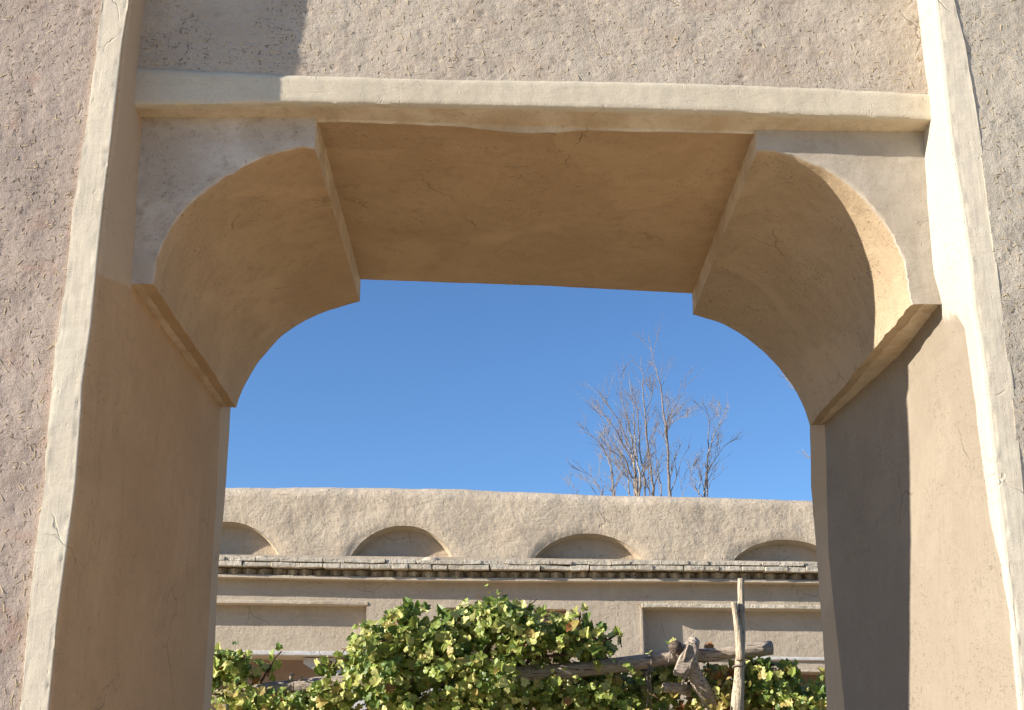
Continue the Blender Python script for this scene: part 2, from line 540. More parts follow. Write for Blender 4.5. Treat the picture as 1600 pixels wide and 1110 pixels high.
facade(-1, M['facade'], 'rough pinkish outer wall flecked with straw, left of the opening')
facade(1, M['facade_right'], 'rough greyish outer wall flecked with straw, right of the opening')

# lintel block: upper rough panel, smooth band, flat soffit  (section in Y,z swept along x)
xl, xr_ = L_c(3.8) - .12, R_c(3.8) + .12
zb_f = curve([(at(x, y, P1).x, at(x, y, P1).z) for x, y in ((232,164),(460,161),(700,165),(900,169),(1100,174),(1300,181),(1442,187))])
zt_f = curve([(at(x, y, P1).x, at(x, y, P1).z) for x, y in ((232,106),(460,117),(700,124),(900,126),(1100,130),(1300,138),(1442,146))])
zc_f = curve([(at(x, y, P2).x, at(x, y, P2).z) for x, y in ((225,186),(500,186),(700,193),(900,199),(1180,206),(1440,208))])
zr_f = curve([(at(x, y, YR).x, at(x, y, YR).z) for x, y in ((562,440),(700,445),(850,450),(1000,458),(1080,462))])
mb = MB()
rows = []
xs_ = spaced(xl, xr_, .0095)
zpan = spaced(0, 1, .0105)
mats_idx = []
for x in xs_:
    row = []; mi = []
    zb, zt, zc, zr = zb_f(x), zt_f(x), zc_f(x), zr_f(x)
    wob = .004 * fb((x, 1, 0), 7, 3)
    row.append(Vector((x, YB - .03, ZTOP + .04))); mi.append(0)
    row.append(Vector((x, P1 + .012, ZTOP + .04))); mi.append(0)
    ztop_vis = 4.45
    edge_n = .010 * max(0, fb((x, 4, 2), 11, 3)) 
    for k in zpan:
        z = lerp(ztop_vis, zt + .004 + wob - edge_n, k)
        q = (x, 2, z)
        d = .009 * fb(q, 3.0, 3) + .0030 * fb(q, 15, 3) + .0010 * fb(q, 60, 2)
        pit = fb(q, 30, 2)
        if pit > .33: d -= (pit - .33) * .014
        row.append(Vector((x, P1 + .014 - d * min(1, (1 - k) * 12 + .25), z))); mi.append(0)
    # band front
    for k in range(9):
        z = lerp(zt + wob * .5 - edge_n*.6, zb + .010, k / 8)
        d = .004 * fb((x, 3, z), 5, 3) + .0014 * fb((x, 3, z), 26, 3)
        row.append(Vector((x, P1 - d + (.006 if k == 0 else 0), z))); mi.append(1)
    chip = .006 * fb((x, 9, 0), 10, 5) + .008 * max(0, fb((x, 19, 0), 16, 4) - .1)
    row.append(Vector((x, P1 + .004, zb + .003 + chip * .6))); mi.append(1)
    for k in range(1, 9):
        Y = lerp(P1 + .012, P2 + .01, k / 8)
        z = lerp(zb + chip * .5, zc + .006, k / 8) + .003 * fb((x, Y, 3), 12, 3)
        row.append(Vector((x, Y, z))); mi.append(4)
    # ragged lip, then soffit
    lip = .010 + .022 * max(0, fb((x, 5, 5), 5, 5)) + .030 * math.exp(-((x - .10) / .16) ** 2)
    row.append(Vector((x, P2 + .012, zc + .004 - lip*.7))); mi.append(2)
    row.append(Vector((x, P2 + .016 + lip * .8, zc + .004 - lip * .6))); mi.append(2)
    row.append(Vector((x, P2 + .02 + lip, zc + .014))); mi.append(2)
    for k in range(1, 76):
        Y = lerp(P2 + .02 + lip, YR - .008, k / 75)
        z = lerp(zc + .016, zr + .008, k / 75) + .010 * fb((x, Y, 1), 2.0, 3) * math.sin(k/75*PI) + .0022 * fb((x, Y, 1), 18, 3)
        row.append(Vector((x, Y, z))); mi.append(2)
    row.append(Vector((x, YR + .002, zr + .016 + .004 * fb((x, 8, 8), 12, 3)))); mi.append(2)
    row.append(Vector((x, YB - .03, zr + .10))); mi.append(2)
    rows.append(row); mats_idx = mi
n = len(rows[0])
b = mb.quadgrid(rows, close=True, matf=lambda i, j: mats_idx[j])
mb.cap(b, n); mb.cap(b + (len(rows)-1)*n, n)
rr = random.Random(77)
for _ in range(900):
    x = rr.uniform(xl + .1, xr_ - .1); zt = zt_f(x)
    z = zt + abs(rr.gauss(0, .35)) + .02
    if z > 4.4: continue
    q = (x, 2, z)
    Y = P1 + .014 - (.009 * fb(q, 3.0, 3) + .0030 * fb(q, 15, 3) + .0010 * fb(q, 60, 2))
    R = Matrix.Rotation(rr.uniform(-.25, .25), 3, 'Z') @ Matrix.Rotation(rr.uniform(0, PI), 3, 'Y')
    mb.box((x, Y - .0005, z), (rr.uniform(.006, .022), .0016, rr.uniform(.0014, .003)), R, mat=3, r=rr)
o = mb.build('lintel', [M['panel'], M['band'], M['tan'], M['straw'], M['ledge']], gate)
fix_normals(o); sharp(o, 50)

# rounded corner brackets
def catmull(pts, n):
    out = []
    P = [pts[0]] + pts + [pts[-1]]
    m = len(pts) - 1
    for i in range(n + 1):
        t_ = i / n * m; k = min(int(t_), m - 1); u = t_ - k
        a, b, c, d = P[k], P[k+1], P[k+2], P[k+3]
        out.append(tuple(.5 * ((2*b[j]) + (-a[j]+c[j])*u + (2*a[j]-5*b[j]+4*c[j]-d[j])*u*u + (-a[j]+3*b[j]-3*c[j]+d[j])*u**3) for j in (0, 1)))
    return out

def bracket(side, front, rear, ztop_f, ztop_r, label):
    mb = MB()
    N = 56; D = 90
    Fr = [at(x, y, P2) for x, y in catmull(front, N)]
    Re = [at(x, y, YR) for x, y in catmull(rear, N)]
    hid = .14                       # hidden inside the jamb / lintel
    ox_f = (L_c(3.6) if side < 0 else R_c(3.6)) + side * hid
    ox_r = ox_f
    rows = []
    for d in range(D + 1):
        t_ = d / D
        Y = lerp(P2 + .0, YR + .006, t_)
        tt = (Y - P2) / (YR - P2)
        row = []
        for i in range(N + 1):
            p = Fr[i].lerp(Re[i], t_)
            p.y = Y
            k = .012 * fb(p, 3.0, 3) * math.sin(min(1, t_*8) * PI/2) + .0028 * fb(p, 18, 3)
            # normal of the concave curve: towards the centre of the opening, down
            a = Fr[max(i-1, 0)]; b = Fr[min(i+1, N)]
            tv = Vector((b.x - a.x, 0, b.z - a.z)).normalized()
            nv = Vector((-tv.z, 0, tv.x))
            if nv.dot(Vector((-side, 0, -1))) < 0: nv = -nv
            if d == 0:
                k += .008 * fb((i * .2, side, 2), 1.6, 4) - .002 + .012 * max(0, fb((i * .2, side, 5), 2.6, 3))
                p.y += .006
            if 1 <= d <= 3: k += (.005 - .001 * d) * fb((i * .2, side, 2), 1.6, 4)
            if i in (0, N):
                k += .016 * fb((side*4 + i, Y, 3), 11, 5)
            p += nv * k
            row.append(p)
        # bottom end (last point) goes sideways into the jamb, top end goes up into the lintel
        e = row[-1]; s0 = row[0]
        bot = [Vector((lerp(e.x, ox_f, k_), Y, e.z + .004 * fb((e.x + k_, Y, 9), 9, 3) + (.012 * (k_ * 2 if k_ < .5 else 1) if side > 0 else 0))) for k_ in (.08, .2, .32, .44, .6, 1.0)]
        top = [Vector((s0.x + .003 * fb((7, Y, side), 14, 3), Y, lerp(s0.z, s0.z + .3, k_))) for k_ in (.08, .2, .4, 1.0)]
        loop = top[::-1] + row + bot + [Vector((ox_f, Y, s0.z + .3))]
        rows.append(loop)
    n = len(rows[0])
    nt_ = 4
    b = mb.quadgrid(rows, mat=0, close=True, matf=lambda i, j: 2 if j < nt_ or (j >= nt_ + N + 2) else 0)
    # front and rear faces as dense fans of strips between the curve and the outer edges
    def face(row, Y, sgn, mat):
        cur = row[nt_ - 1: nt_ + N + 2]
        zt = row[nt_].z + .29
        m = len(cur); strips = []
        K = 26
        for i in range(m):
            p = cur[i]
            # target on the outer corner outline
            f = i / (m - 1)
            L1 = abs(ox_f - row[nt_].x); L2 = abs(zt - row[nt_ + N].z)
            sdist = f * (L1 + L2)
            if sdist < L1: q = Vector((lerp(row[nt_].x, ox_f, sdist / L1), Y, zt))
            else: q = Vector((ox_f, Y, lerp(zt, row[nt_ + N].z, (sdist - L1) / L2)))
            st = []
            for k in range(K + 1):
                u = (k / K) ** 1.3
                r_ = p.lerp(q, u); 
                dd = .006 * fb((r_.x, side * 3, r_.z), 5, 3) + .0025 * fb((r_.x, side * 3, r_.z), 24, 3)
                r_.y = (Y + (.006 if k == 0 else 0)) + sgn * dd * (0 if k == 0 else 1)
                st.append(r_)
            strips.append(st)
        mb.quadgrid(strips, mat=mat)
    face(rows[0], P2, -1, 1)
    face(rows[-1], YR + .006, 1, 0)
    o = mb.build('arch_bracket', [M['tan'] if side < 0 else M['tan_right'], M['grey'] if side < 0 else M['grey_r'], M['ledge']], gate)
    bm = bmesh.new(); bm.from_mesh(o.data)
    bmesh.ops.remove_doubles(bm, verts=bm.verts[:], dist=.0004)
    bmesh.ops.recalc_face_normals(bm, faces=bm.faces[:]); bm.to_mesh(o.data); bm.free()
    sharp(o, 45)
    o['label'] = label
M['grey_r'] = plaster('pale_bracket_plaster', (.56, .49, .39), (.50, .42, .32), (.38, .31, .23), .3, .12, dist=.005, spots=.4, coarse=1.6)
bracket(-1, [(492,232),(470,231),(440,237),(415,245),(370,265),(328,293),(290,326),(262,365),(247,402),(240,444)],
        [(562,470),(535,477),(505,487),(470,503),(440,523),(415,548),(395,575),(382,600),(374,620),(369,636)], 0, 0,
        'left rounded arch corner with patchy grey limewashed face')
bracket(1, [(1183,236),(1215,239),(1250,249),(1295,268),(1335,298),(1365,328),(1392,366),(1409,402),(1418,438),(1424,476)],
        [(1083,490),(1105,497),(1130,506),(1160,523),(1190,546),(1215,571),(1237,598),(1253,626),(1262,647),(1267,664)], 0, 0,
        'right rounded arch corner with sunlit beige face')

# ------------------------------------------------------------------ far building
YF = 15.0
bld = empty('courtyard_building', (0, YF + 2, 0), 'long flat roofed mud building across the courtyard with brick cornice', 'building')
X = lambda px, py, Y=YF: at(px, py, Y).x
Z = lambda px, py, Y=YF: at(px, py, Y).z
warp = lambda x: -.010 * (x + 3.2)      # everything runs down slightly to the right

XL, XR = -9.0, 10.0
# lower wall as a relief: axis-aligned recesses with their own depths
zt_w = Z(350, 880)
z_rt = Z(572, 944); z_rb = Z(450, 1016)
rec = [  # x0, x1, z0, z1, depth
    (XL + .5, X(572, 960), z_rb, z_rt, .14),
    (X(697, 960), X(885, 960), Z(800, 1040) - .6, Z(800, 951) - warp(0), .14),
    (X(1007, 990), 6.8, Z(1010, 1028) - warp(1.6), Z(1010, 951) - warp(1.6), .14),
    (XL + .5, X(700, 1060), .9, z_rb - .06, .55),
    (X(1246, 1080), 5.6, .9, Z(1250, 1051) - warp(3.4), .35),
]
def lines(a, b, d, ex):
    base = spaced(a, b, d)
    for e in ex:
        base = [v for v in base if abs(v - e) > .012]
    for e in ex:
        base += [e - .003, e + .003]
    return sorted(base)
exs = sorted({r[0] for r in rec} | {r[1] for r in rec})
ezs = sorted({r[2] for r in rec} | {r[3] for r in rec})
lx = lines(XL, XR, .06, exs); lz = lines(-.05, zt_w + .1, .045, ezs)
def depth(x, z):
    for r in rec:
        if r[0] < x < r[1] and r[2] < z < r[3]: return r[4]
    return 0
mb = MB()
rows = [[Vector((x + (.006 * fb((1, z, 3), 5, 2)), YF + depth(x, z) + .008 * fb((x, 1, z), 1.6, 3) + .003 * fb((x, 1, z), 9, 2),
         z + warp(x) + .006 * fb((x, 5, 1), 3, 3))) for x in lx] for z in lz]
mid_r = rec[1]; low_r = rec[3]; lr2 = rec[4]
def mf(i, j):
    x = (lx[j] + lx[j+1]) / 2; z = (lz[i] + lz[i+1]) / 2
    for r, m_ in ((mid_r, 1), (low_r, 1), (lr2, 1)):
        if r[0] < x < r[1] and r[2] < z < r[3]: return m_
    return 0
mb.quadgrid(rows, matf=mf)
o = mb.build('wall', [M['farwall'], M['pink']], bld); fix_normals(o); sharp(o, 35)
# body of the building behind
mb = MB()
mb.box(((XL+XR)/2, YF + 3.1, 1.9), (XR-XL-.02, 4.6, 3.8))
mb.build('roof_slab', M['far'], bld, smooth=False)

# lips over the recessed panels and the ledges below them
def strip_bar(name, x0, x1, zc, h, y0b, y1, mat, chips=.5, seed=0):
    mb = MB(); rows = []
    for x in spaced(x0, x1, .03):
        c = chips * .03 * max(0, fb((x, seed, 3), 4, 4)) 
        w_ = .006 * fb((x, seed, 8), 6, 3)
        z = zc + warp(x)
        y0 = YF + (y0b - YF) * min(1, .15 + (x1 - x) / .6) if seed == 1 else y0b
        rows.append([Vector((x, y1, z + h/2)), Vector((x, y0 + .008 + c, z + h/2 - c*.3 + w_)), Vector((x, y0 + c * .5, z + h/2 - .010 + w_)),
                     Vector((x, y0 + c*.6, z - h/2 + .008 + w_)), Vector((x, y0 + .01 + c, z - h/2 + w_)), Vector((x, y1, z - h/2 + w_))])
    n = 6
    b = mb.quadgrid(rows, close=True); mb.cap(b, n); mb.cap(b + (len(rows)-1)*n, n)
    o = mb.build(name, mat, bld); fix_normals(o); sharp(o, 40)
    return o
strip_bar('panel_lip', XL + .3, X(574, 960), z_rt + .02, .045, YF - .06, YF + .05, M['farwall'], seed=1)
strip_bar('panel_lip', X(1003, 960), 7.0, Z(1100, 948) - warp(X(1100, 948)), .05, YF - .06, YF + .05, M['brick'], seed=2, chips=.8)
strip_bar('ledge', XL + .3, X(700, 1018), z_rb - .03, .05, YF - .06, YF + .05, M['white'], seed=3)
strip_bar('ledge', X(1009, 1028), 7.0, Z(1180, 1029) - warp(X(1180, 1029)), .04, YF - .03, YF + .05, M['white'], seed=4)
strip_bar('ledge', X(1200, 1051), 7.0, Z(1260, 1049) - warp(X(1260, 1049)), .03, YF - .015, YF + .05, M['farwall'], seed=6)
# narrow upright frame moulding beside the right panel
mb = MB()
xm = X(1003, 990)
rows = [[Vector((xm + dx + .004 * fb((1, z, 1), 8, 2), YF + dy, z)) for dx, dy in ((-.014, .03), (-.012, -.008), (.012, -.008), (.014, .03))] for z in spaced(Z(1003, 1110), Z(1003, 947), .05)]
mb.quadgrid(rows); o = mb.build('frame_moulding', M['farwall'], bld); sharp(o)
# white plaster block for the sunlit wall patch; its stepped edge draws the shadow
mb = MB()
xa, xb = X(474, 1040, YF + .1), X(706, 1040, YF + .1)
zt2 = Z(474, 1028, YF + .1)
prof = [(xa, zt2), (xb, zt2), (xb, .9), (X(500, 1040), .9), (X(500, 1040), Z(500, 1046)), (X(484, 1040), Z(484, 1044)), (xa, Z(476, 1036))]
f = [Vector((x, YF + .10, z)) for x, z in prof]; g = [Vector((x, YF + .5, z)) for x, z in prof]
mb.quadgrid([f, g], close=True); mb.cap(0, len(f))
o = mb.build('sunlit_wall_patch', M['white'], bld, smooth=False); fix_normals(o)

# parapet with arched niches
top_f = curve([(X(x, y, YF), Z(x, y, YF)) for x, y in ((-300,764),(350,763),(450,762),(560,763),(640,764),(720,764),(800,769),(900,773),(1000,776),(1100,778),(1270,783),(1700,792))])
zpb = Z(350, 878)
niches = []      # centre x, half width, peak z, base z
for cx, hw, ypk in ((350, 84, 814), (627, 81, 820), (920, 86, 832), (1232, 86, 842)):
    yb = 872 + (cx - 350) * .009
    niches.append((X(cx, yb), hw / 2000 * YF * 1.0, Z(cx, ypk), Z(cx, yb)))
mb = MB()
TH = .5
prof = [(k, 0) for k in spaced(0, 1, .025)]
rows = []
for x in spaced(XL + .2, XR - .2, .035):
    zt = top_f(x) + .055 + .012 * fb((x, 3, 3), 1.5, 3) + .006 * fb((x, 3, 3), 7, 2); z0 = zpb + warp(x) - .25
    row = []
    H = zt - z0
    R = .16
    for k in spaced(0, 1, .03):
        z = lerp(z0, zt - R, k)
        d = .035 * fb((x, 3, z), 1.1, 2) + .014 * fb((x, 3, z), 3.5, 3) + .005 * fb((x, 3, z), 13, 3)
        for (ncx, nhw, nzp, nzb) in niches:
            e = math.hypot((x - ncx) / nhw, max(0, z - nzb) / (nzp - nzb)) - 1
            if e < .6: d -= .022 * math.exp(-max(0, e) * nhw / .05)
        row.append(Vector((x, YF + .03 + .05 * k - d, z)))
    for a in spaced(0, PI/2, PI/18)[1:]:
        z = zt - R + R * math.sin(a); Y = YF + .08 + R * 1.3 * (1 - math.cos(a))
        d = .045 * fb((x, 3, z), 1.1, 2) * math.cos(a) + .022 * fb((x, 3, z), 3.5, 3) + .007 * fb((x, Y, z), 13, 3)
        row.append(Vector((x, Y - d * math.cos(a), z + d * .4 * math.sin(a))))
    row.append(Vector((x, YF + .5, zt - .03))); row.append(Vector((x, YF + .6, zt - .2))); row.append(Vector((x, YF + .6, z0)))
    rows.append(row)
n = len(rows[0])
b = mb.quadgrid(rows, close=True); mb.cap(b, n); mb.cap(b + (len(rows)-1)*n, n)
par = mb.build('parapet', M['far'], bld); fix_normals(par)
ND = .26
cut = MB()
def arch_pts(nc, y, grow=0.0, nseg=28):
    cx, hw, zp, zb = nc
    hw += grow; zp += grow
    h = zp - zb
    pts = []
    for i in range(nseg + 1):
        a = PI * i / nseg
        xx = cx - hw * math.cos(a)
        zz = zb + h * (math.sin(a) ** 1.35) + .006 * fb((xx, nc[0], 2), 9, 2)
        pts.append(Vector((xx, y, zz)))
    return [Vector((cx + hw, y, zb - .5)), Vector((cx - hw, y, zb - .5))][::-1][:1] + pts + [Vector((cx + hw, y, zb - .5))]
for nc in niches:
    a = arch_pts(nc, YF - .3, .003); c2 = arch_pts(nc, YF + .03 + ND, .003)
    b = cut.quadgrid([a, c2], close=True)
    cut.cap(b, len(a)); cut.cap(b + len(a), len(a))
co = cut.build('cutter', M['far'], None, smooth=False); fix_normals(co)
md = par.modifiers.new('b', 'BOOLEAN'); md.operation = 'DIFFERENCE'; md.object = co; md.solver = 'EXACT'
par.location = (0, 0, 0); par.parent = None
bpy.context.view_layer.update()
dg = bpy.context.evaluated_depsgraph_get()
nm = bpy.data.meshes.new_from_object(par.evaluated_get(dg))
par.modifiers.clear(); par.data = nm
par.parent = bld; par.location = -Vector(bld.location)
bpy.data.objects.remove(co, do_unlink=True)
sharp(par, 50)
for nc in niches:      # plaster lining of each niche
    mb = MB()
    rows = []
    for k in spaced(0, 1, .1):
        y = lerp(YF + .12, YF + .02 + ND, k)
        rows.append([p.copy() for p in arch_pts(nc, y, .0 - .03 * k)])
    b = mb.quadgrid(rows); mb.cap(b + (len(rows)-1)*len(rows[0]), len(rows[0]), 1)
    o = mb.build('arched_niche', [M['far'], M['far']], bld); fix_normals(o); sharp(o, 40)

# cornice: two courses of pale slabs, a stained sawtooth course, a thin fillet
YC = YF - .25
zc_top = Z(350, 869, YC); zc_mid = Z(350, 876, YC); zc_bot = Z(350, 884.5, YC); zd_bot = Z(350, 897, YC + .06)
cwarp = lambda x: -.010 * (x + 3.2) - (.012 * math.sin((x + 3) * .8))
mb = MB()
rr = random.Random(3)
for (z1, z0, off) in ((zc_top, zc_mid, 0.0), (zc_mid, zc_bot, .12)):
    x = XL + .2 + off
    while x < XR - .3:
        L = rr.uniform(.17, .36)
        h = z1 - z0
        R = Matrix.Rotation(rr.uniform(-.03, .03), 3, 'Y') @ Matrix.Rotation(rr.uniform(-.04, .04), 3, 'Z')
        hh = h * rr.uniform(.9, 1.02)
        mb.box((x + L/2, YC + .2 + rr.uniform(-.012, .012), (z1+z0)/2 + cwarp(x) - (h - hh) * rr.uniform(0, .6)), (L - rr.uniform(.002, .008), .40, hh - .006), R, jit=.006, r=rr)
        x += L
o = mb.build('coping', M['brick'], bld, smooth=False)
bv = o.modifiers.new('bevel', 'BEVEL'); bv.width = .005; bv.segments = 2
mb = MB()
mb2 = MB()
x = XL + .2
while x < XR - .3:
    L = rr.uniform(.10, .13)
    R = Matrix.Rotation(PI/4 + rr.uniform(-.12, .12), 3, 'Z')
    mb.box((x + L/2, YC + .16 + rr.uniform(-.01, .012), (zc_bot + zd_bot)/2 + cwarp(x)), (L * 1.02, L * 1.02, zc_bot - zd_bot - .012), R, jit=.006, r=rr)
    x += L * rr.uniform(1.25, 1.5)
o = mb.build('sawtooth_course', M['stain'], bld, smooth=False)
bv = o.modifiers.new('bevel', 'BEVEL'); bv.width = .006; bv.segments = 1
rows = []
for x in spaced(XL + .2, XR - .3, .05):
    z = zd_bot + cwarp(x)
    w_ = .004 * fb((x, 2, 2), 6, 3)
    rows.append([Vector((x, YF + .1, z + .004)), Vector((x, YC + .09, z + .004)), Vector((x, YC + .085, z - .03 + w_)), Vector((x, YF + .1, z - .035 + w_))])
b = mb2.quadgrid(rows, close=True); mb2.cap(b, 4); mb2.cap(b + (len(rows)-1)*4, 4)
o = mb2.build('fillet', M['farwall'], bld); fix_normals(o); sharp(o)
mb2 = MB(); rows = []
for x in spaced(XL + .2, XR - .3, .1):
    z = cwarp(x)
    rows.append([Vector((x, YF + .1, zc_bot + z + .004)), Vector((x, YC + .17, zc_bot + z + .004)), Vector((x, YC + .175, zd_bot + z - .01)), Vector((x, YF + .1, zd_bot + z - .01))])
b = mb2.quadgrid(rows, close=True)
o = mb2.build('cornice_backing', M['stain'], bld); fix_normals(o); sharp(o)
# crumbs of mud mortar on the coping
for px in (410, 674):
    mb = MB()
    p = at(px, 869, YC + .12); p.z = zc_top + cwarp(p.x) + .0
    r0 = rr.uniform(.05, .06) if px < 500 else .075
    ring = []
    for i in range(5):
        a = PI/2 * i / 4
        ring.append([p + Vector((math.cos(a) * r0 * 1.6 * math.cos(2*PI*k/10), math.cos(a) * r0 * math.sin(2*PI*k/10), math.sin(a) * r0 * .8 * (1 + .5 * fb((px, k, i), .9, 2)) - .01)) for k in range(10)])
    mb.quadgrid(ring, close=True)
    mb.build('mortar_lump', M['far'], bld)

# ------------------------------------------------------------------ timber trellis
YT = 10.0
tre = empty('timber_trellis', (1.5, YT, 0), 'rough timber trellis of forked posts and a long grey log carrying grape vines', 'trellis')
def path(pxs, n=6, wob=.0, seed=0):
    q = [at(x, y, Y) for x, y, Y in pxs]
    out = []
    for i in range(len(q) - 1):
        for k in range(n):
            p = q[i].lerp(q[i+1], k / n)
            out.append(p)
    out.append(q[-1])
    return [p + Vector((fb((p.x*2, seed, p.z), 1, 2), fb((p.x*2, seed + 3, p.z), 1, 2), fb((p.x*2, seed + 6, p.z), 1, 2))) * wob for p in out]
def radii(n, *rs):
    f = curve([(i / (len(rs) - 1), r) for i, r in enumerate(rs)])
    return [f(i / (n - 1)) for i in range(n)]
mb = MB()
pb = path([(250,1104,YT),(330,1092,YT),(440,1078,YT),(545,1070,YT),(700,1060,YT),(860,1051,YT),(990,1037,YT),(1075,1027,YT),(1205,1012,YT)], 8, .03, 1)
mb.tube(pb, radii(len(pb), .068, .064, .066, .060, .056, .060, .054, .052, .050), 14, 0, rough=.16, matend=1)
for x, y, x2, y2, r in ((452,1068,457,1053,.016),(467,1067,471,1058,.012),(340,1083,352,1066,.02)):
    q = path([(x, y, YT - .03), (x2, y2, YT - .05)], 3); mb.tube(q, r, 7, 0, rough=.1, matend=1)
mb.build('crossbeam', [M['wood'], M['endgrain']], tre)
mb = MB()
pf = path([(1153,1420,YT-.16),(1152,1110,YT-.16),(1154,1075,YT-.16),(1155,1045,YT-.14),(1158,1000,YT-.13),(1158,950,YT-.12),(1157.5,905,YT-.11)], 6, .01, 4)
mb.tube(pf, radii(len(pf), .06, .052, .047, .034, .030, .027, .024), 12, 0, rough=.18, matend=1)
pf = path([(1157,1032,YT-.17),(1153,985,YT-.16),(1148.5,955,YT-.15),(1146.5,941,YT-.15)], 5, .006, 5)
mb.tube(pf, radii(len(pf), .032, .027, .024, .022), 10, 0, rough=.18, matend=1)
mb.build('forked_post', [M['barewood'], M['endgrain']], tre)
# hooked strut laid over the beam
mb = MB()
ph = path([(1128,1135,YT+.02),(1105,1090,YT-.02),(1085,1052,YT-.07),(1080,1032,YT-.11),(1084,1012,YT-.09),(1086,1004,YT+.0),(1080,1000,YT+.06)], 6, .006, 6)
mb.tube(ph, radii(len(ph), .07, .062, .058, .05, .045, .04, .03), 12, 0, rough=.16, matend=1)
out_ = [(1068,1007),(1075,1001),(1079,1004),(1083,1000),(1089,1003),(1091,1012),(1088,1023),(1081,1036),(1074,1049),(1067,1058),(1061,1057),(1054,1056),(1052,1049),(1058,1034),(1065,1018)]
F = [at(x, y, YT - .12 - .02 * ((y - 1000) / 58)) for x, y in out_]
cc_ = sum(F, Vector()) / len(F)
lay = []
for sc_, dy in ((.80, -.034), (.95, -.026), (1.0, -.008), (1.0, .02), (.95, .034)):
    lay.append([cc_ + (p - cc_) * sc_ + Vector((0, dy, 0)) + Vector((fb((p.x*9, dy*20, p.z*9), 1, 2), 0, fb((p.z*9, 3, p.x*9), 1, 2))) * .010 for p in F])
b = mb.quadgrid(lay, close=True); mb.cap(b, len(F)); mb.cap(b + 4 * len(F), len(F))
ph = path([(1076,1008,YT-.16),(1072,1020,YT-.17),(1067,1034,YT-.17)], 4, .004, 7)
mb.tube(ph, radii(len(ph), .008, .014, .004), 7, 0, rough=.2)
ph = path([(1083,1024,YT-.15),(1077,1042,YT-.15),(1069,1060,YT-.13),(1065,1071,YT-.12)], 5, .004, 8)
mb.tube(ph, radii(len(ph), .014, .018, .012, .006), 8, 0, rough=.2, matend=1)
o = mb.build('hooked_strut', [M['wood'], M['endgrain']], tre); sharp(o, 50)
mb = MB()
pl = path([(1050,1000,YT-.22),(1058,1015,YT+.2),(1064,1020,YT+.9)], 5, .005, 9)
pl = [at(1055, 1011, YT-.16), at(1057, 1013, YT+.1), at(1062, 1015, YT+.6), at(1068, 1020, YT+1.4)]
mb.tube(pl, radii(4, .050, .054, .054, .05), 12, 0, rough=.15, matend=1)
mb.build('cross_log', [M['wood'], M['endgrain']], tre)
mb = MB()
pl = path([(1036,1074,YT-.05),(1062,1076,YT-.02),(1090,1084,YT+.1),(1130,1100,YT+.2)], 5, .01, 10)
mb.tube(pl, radii(len(pl), .04, .042, .036, .03), 10, 0, rough=.2, matend=1)
mb.build('lower_log', [M['wood'], M['barewood']], tre)
mb = MB()
pl = [at(340, 1104, YT - .3), at(346, 1102, YT-.2), at(352, 1101, YT+.2)]
pl = [at(350, 1420, YT-.3), at(350, 1160, YT-.3), at(350, 1101, YT-.3)]
mb.tube(pl, .04, 10, 0, rough=.1, matend=1)
mb.build('post', [M['barewood'], M['barewood']], tre)
mb = MB()
pl = [at(1010, 1400, YT+.3), at(1010, 1100, YT+.2), at(1008, 1046, YT+.1)]
mb.tube(pl, .05, 10, 0, rough=.1, matend=1)
mb.build('post', [M['wood'], M['endgrain']], tre)
# cord ties
def ring(px, py, r, tilt, parent=tre, Y=YT):
    c = at(px, py, Y)
    mb = MB()
    R = Matrix.Rotation(tilt, 3, 'Y')
    pts = [c + R @ Vector((.012 * math.sin(a * 2), r * math.cos(a), r * math.sin(a))) for a in spaced(0, 2*PI, PI/10)]
    mb.tube(pts, .006, 6, cap=False)
    return mb
m1 = ring(1016, 1034, .072, .25)
q = [at(1014, 1040, YT-.08), at(1011, 1060, YT-.07), at(1013, 1085, YT-.06), at(1009, 1115, YT-.05)]
m1.tube(q, .005, 5); q = [at(1017, 1042, YT-.08), at(1016, 1066, YT-.09), at(1019, 1084, YT-.06), at(1015, 1100, YT-.05)]
m1.tube(q, .004, 5)
m1.build('tie', M['cord'], tre)
m1 = ring(1044, 1030, .072, .5); m1.build('tie', M['cord'], tre)
c = at(1155, 1041, YT - .14)
mb = MB()
mb.tube([c + Vector((.048 * math.cos(a), .048 * math.sin(a), .006 * math.sin(a*2) + .006*math.cos(a))) for a in spaced(0, 2*PI, PI/10)], .006, 6, cap=False)
mb.build('tie', M['cord'], tre)

# ------------------------------------------------------------------ grape vines
LOBE = [(0, .04), (.20, -.10), (.40, -.02), (.44, .14), (.38, .22), (.52, .38), (.46, .52), (.32, .56), (.26, .74), (.06, .94), (-.08, .92), (-.26, .74), (-.32, .56), (-.48, .50), (-.50, .36), (-.38, .22), (-.45, .12), (-.38, -.04), (-.18, -.10)]
def leaf(mb, p, size, nrm, roll, col, r):
    nrm = nrm.normalized()
    a = nrm.cross(Vector((0, 0, 1)))
    if a.length < .1: a = Vector((1, 0, 0))
    a.normalize(); b_ = nrm.cross(a)
    u = a * math.cos(roll) + b_ * math.sin(roll); v = nrm.cross(u)
    fold = r.uniform(-.2, 1.1); curl = r.uniform(-.6, 1.3); asym = r.uniform(.75, 1.25)
    b0 = len(mb.v)
    cpt = p + v * size * .30 - nrm * size * .02
    mb.v.append(tuple(cpt)); mb.col.append(col)
    for (x, y) in LOBE:
        q = p + u * (x * size * (asym if x > 0 else 2 - asym)) + v * (y * size) + nrm * size * (abs(x) * fold - curl * (y - .3) ** 2 + r.uniform(-.05, .05))
        mb.v.append(tuple(q)); mb.col.append(tuple(c * r.uniform(.85, 1.1) for c in col))
    m = len(LOBE)
    for i in range(m):
        mb.f.append((b0, b0 + 1 + i, b0 + 1 + (i + 1) % m)); mb.m.append(0)

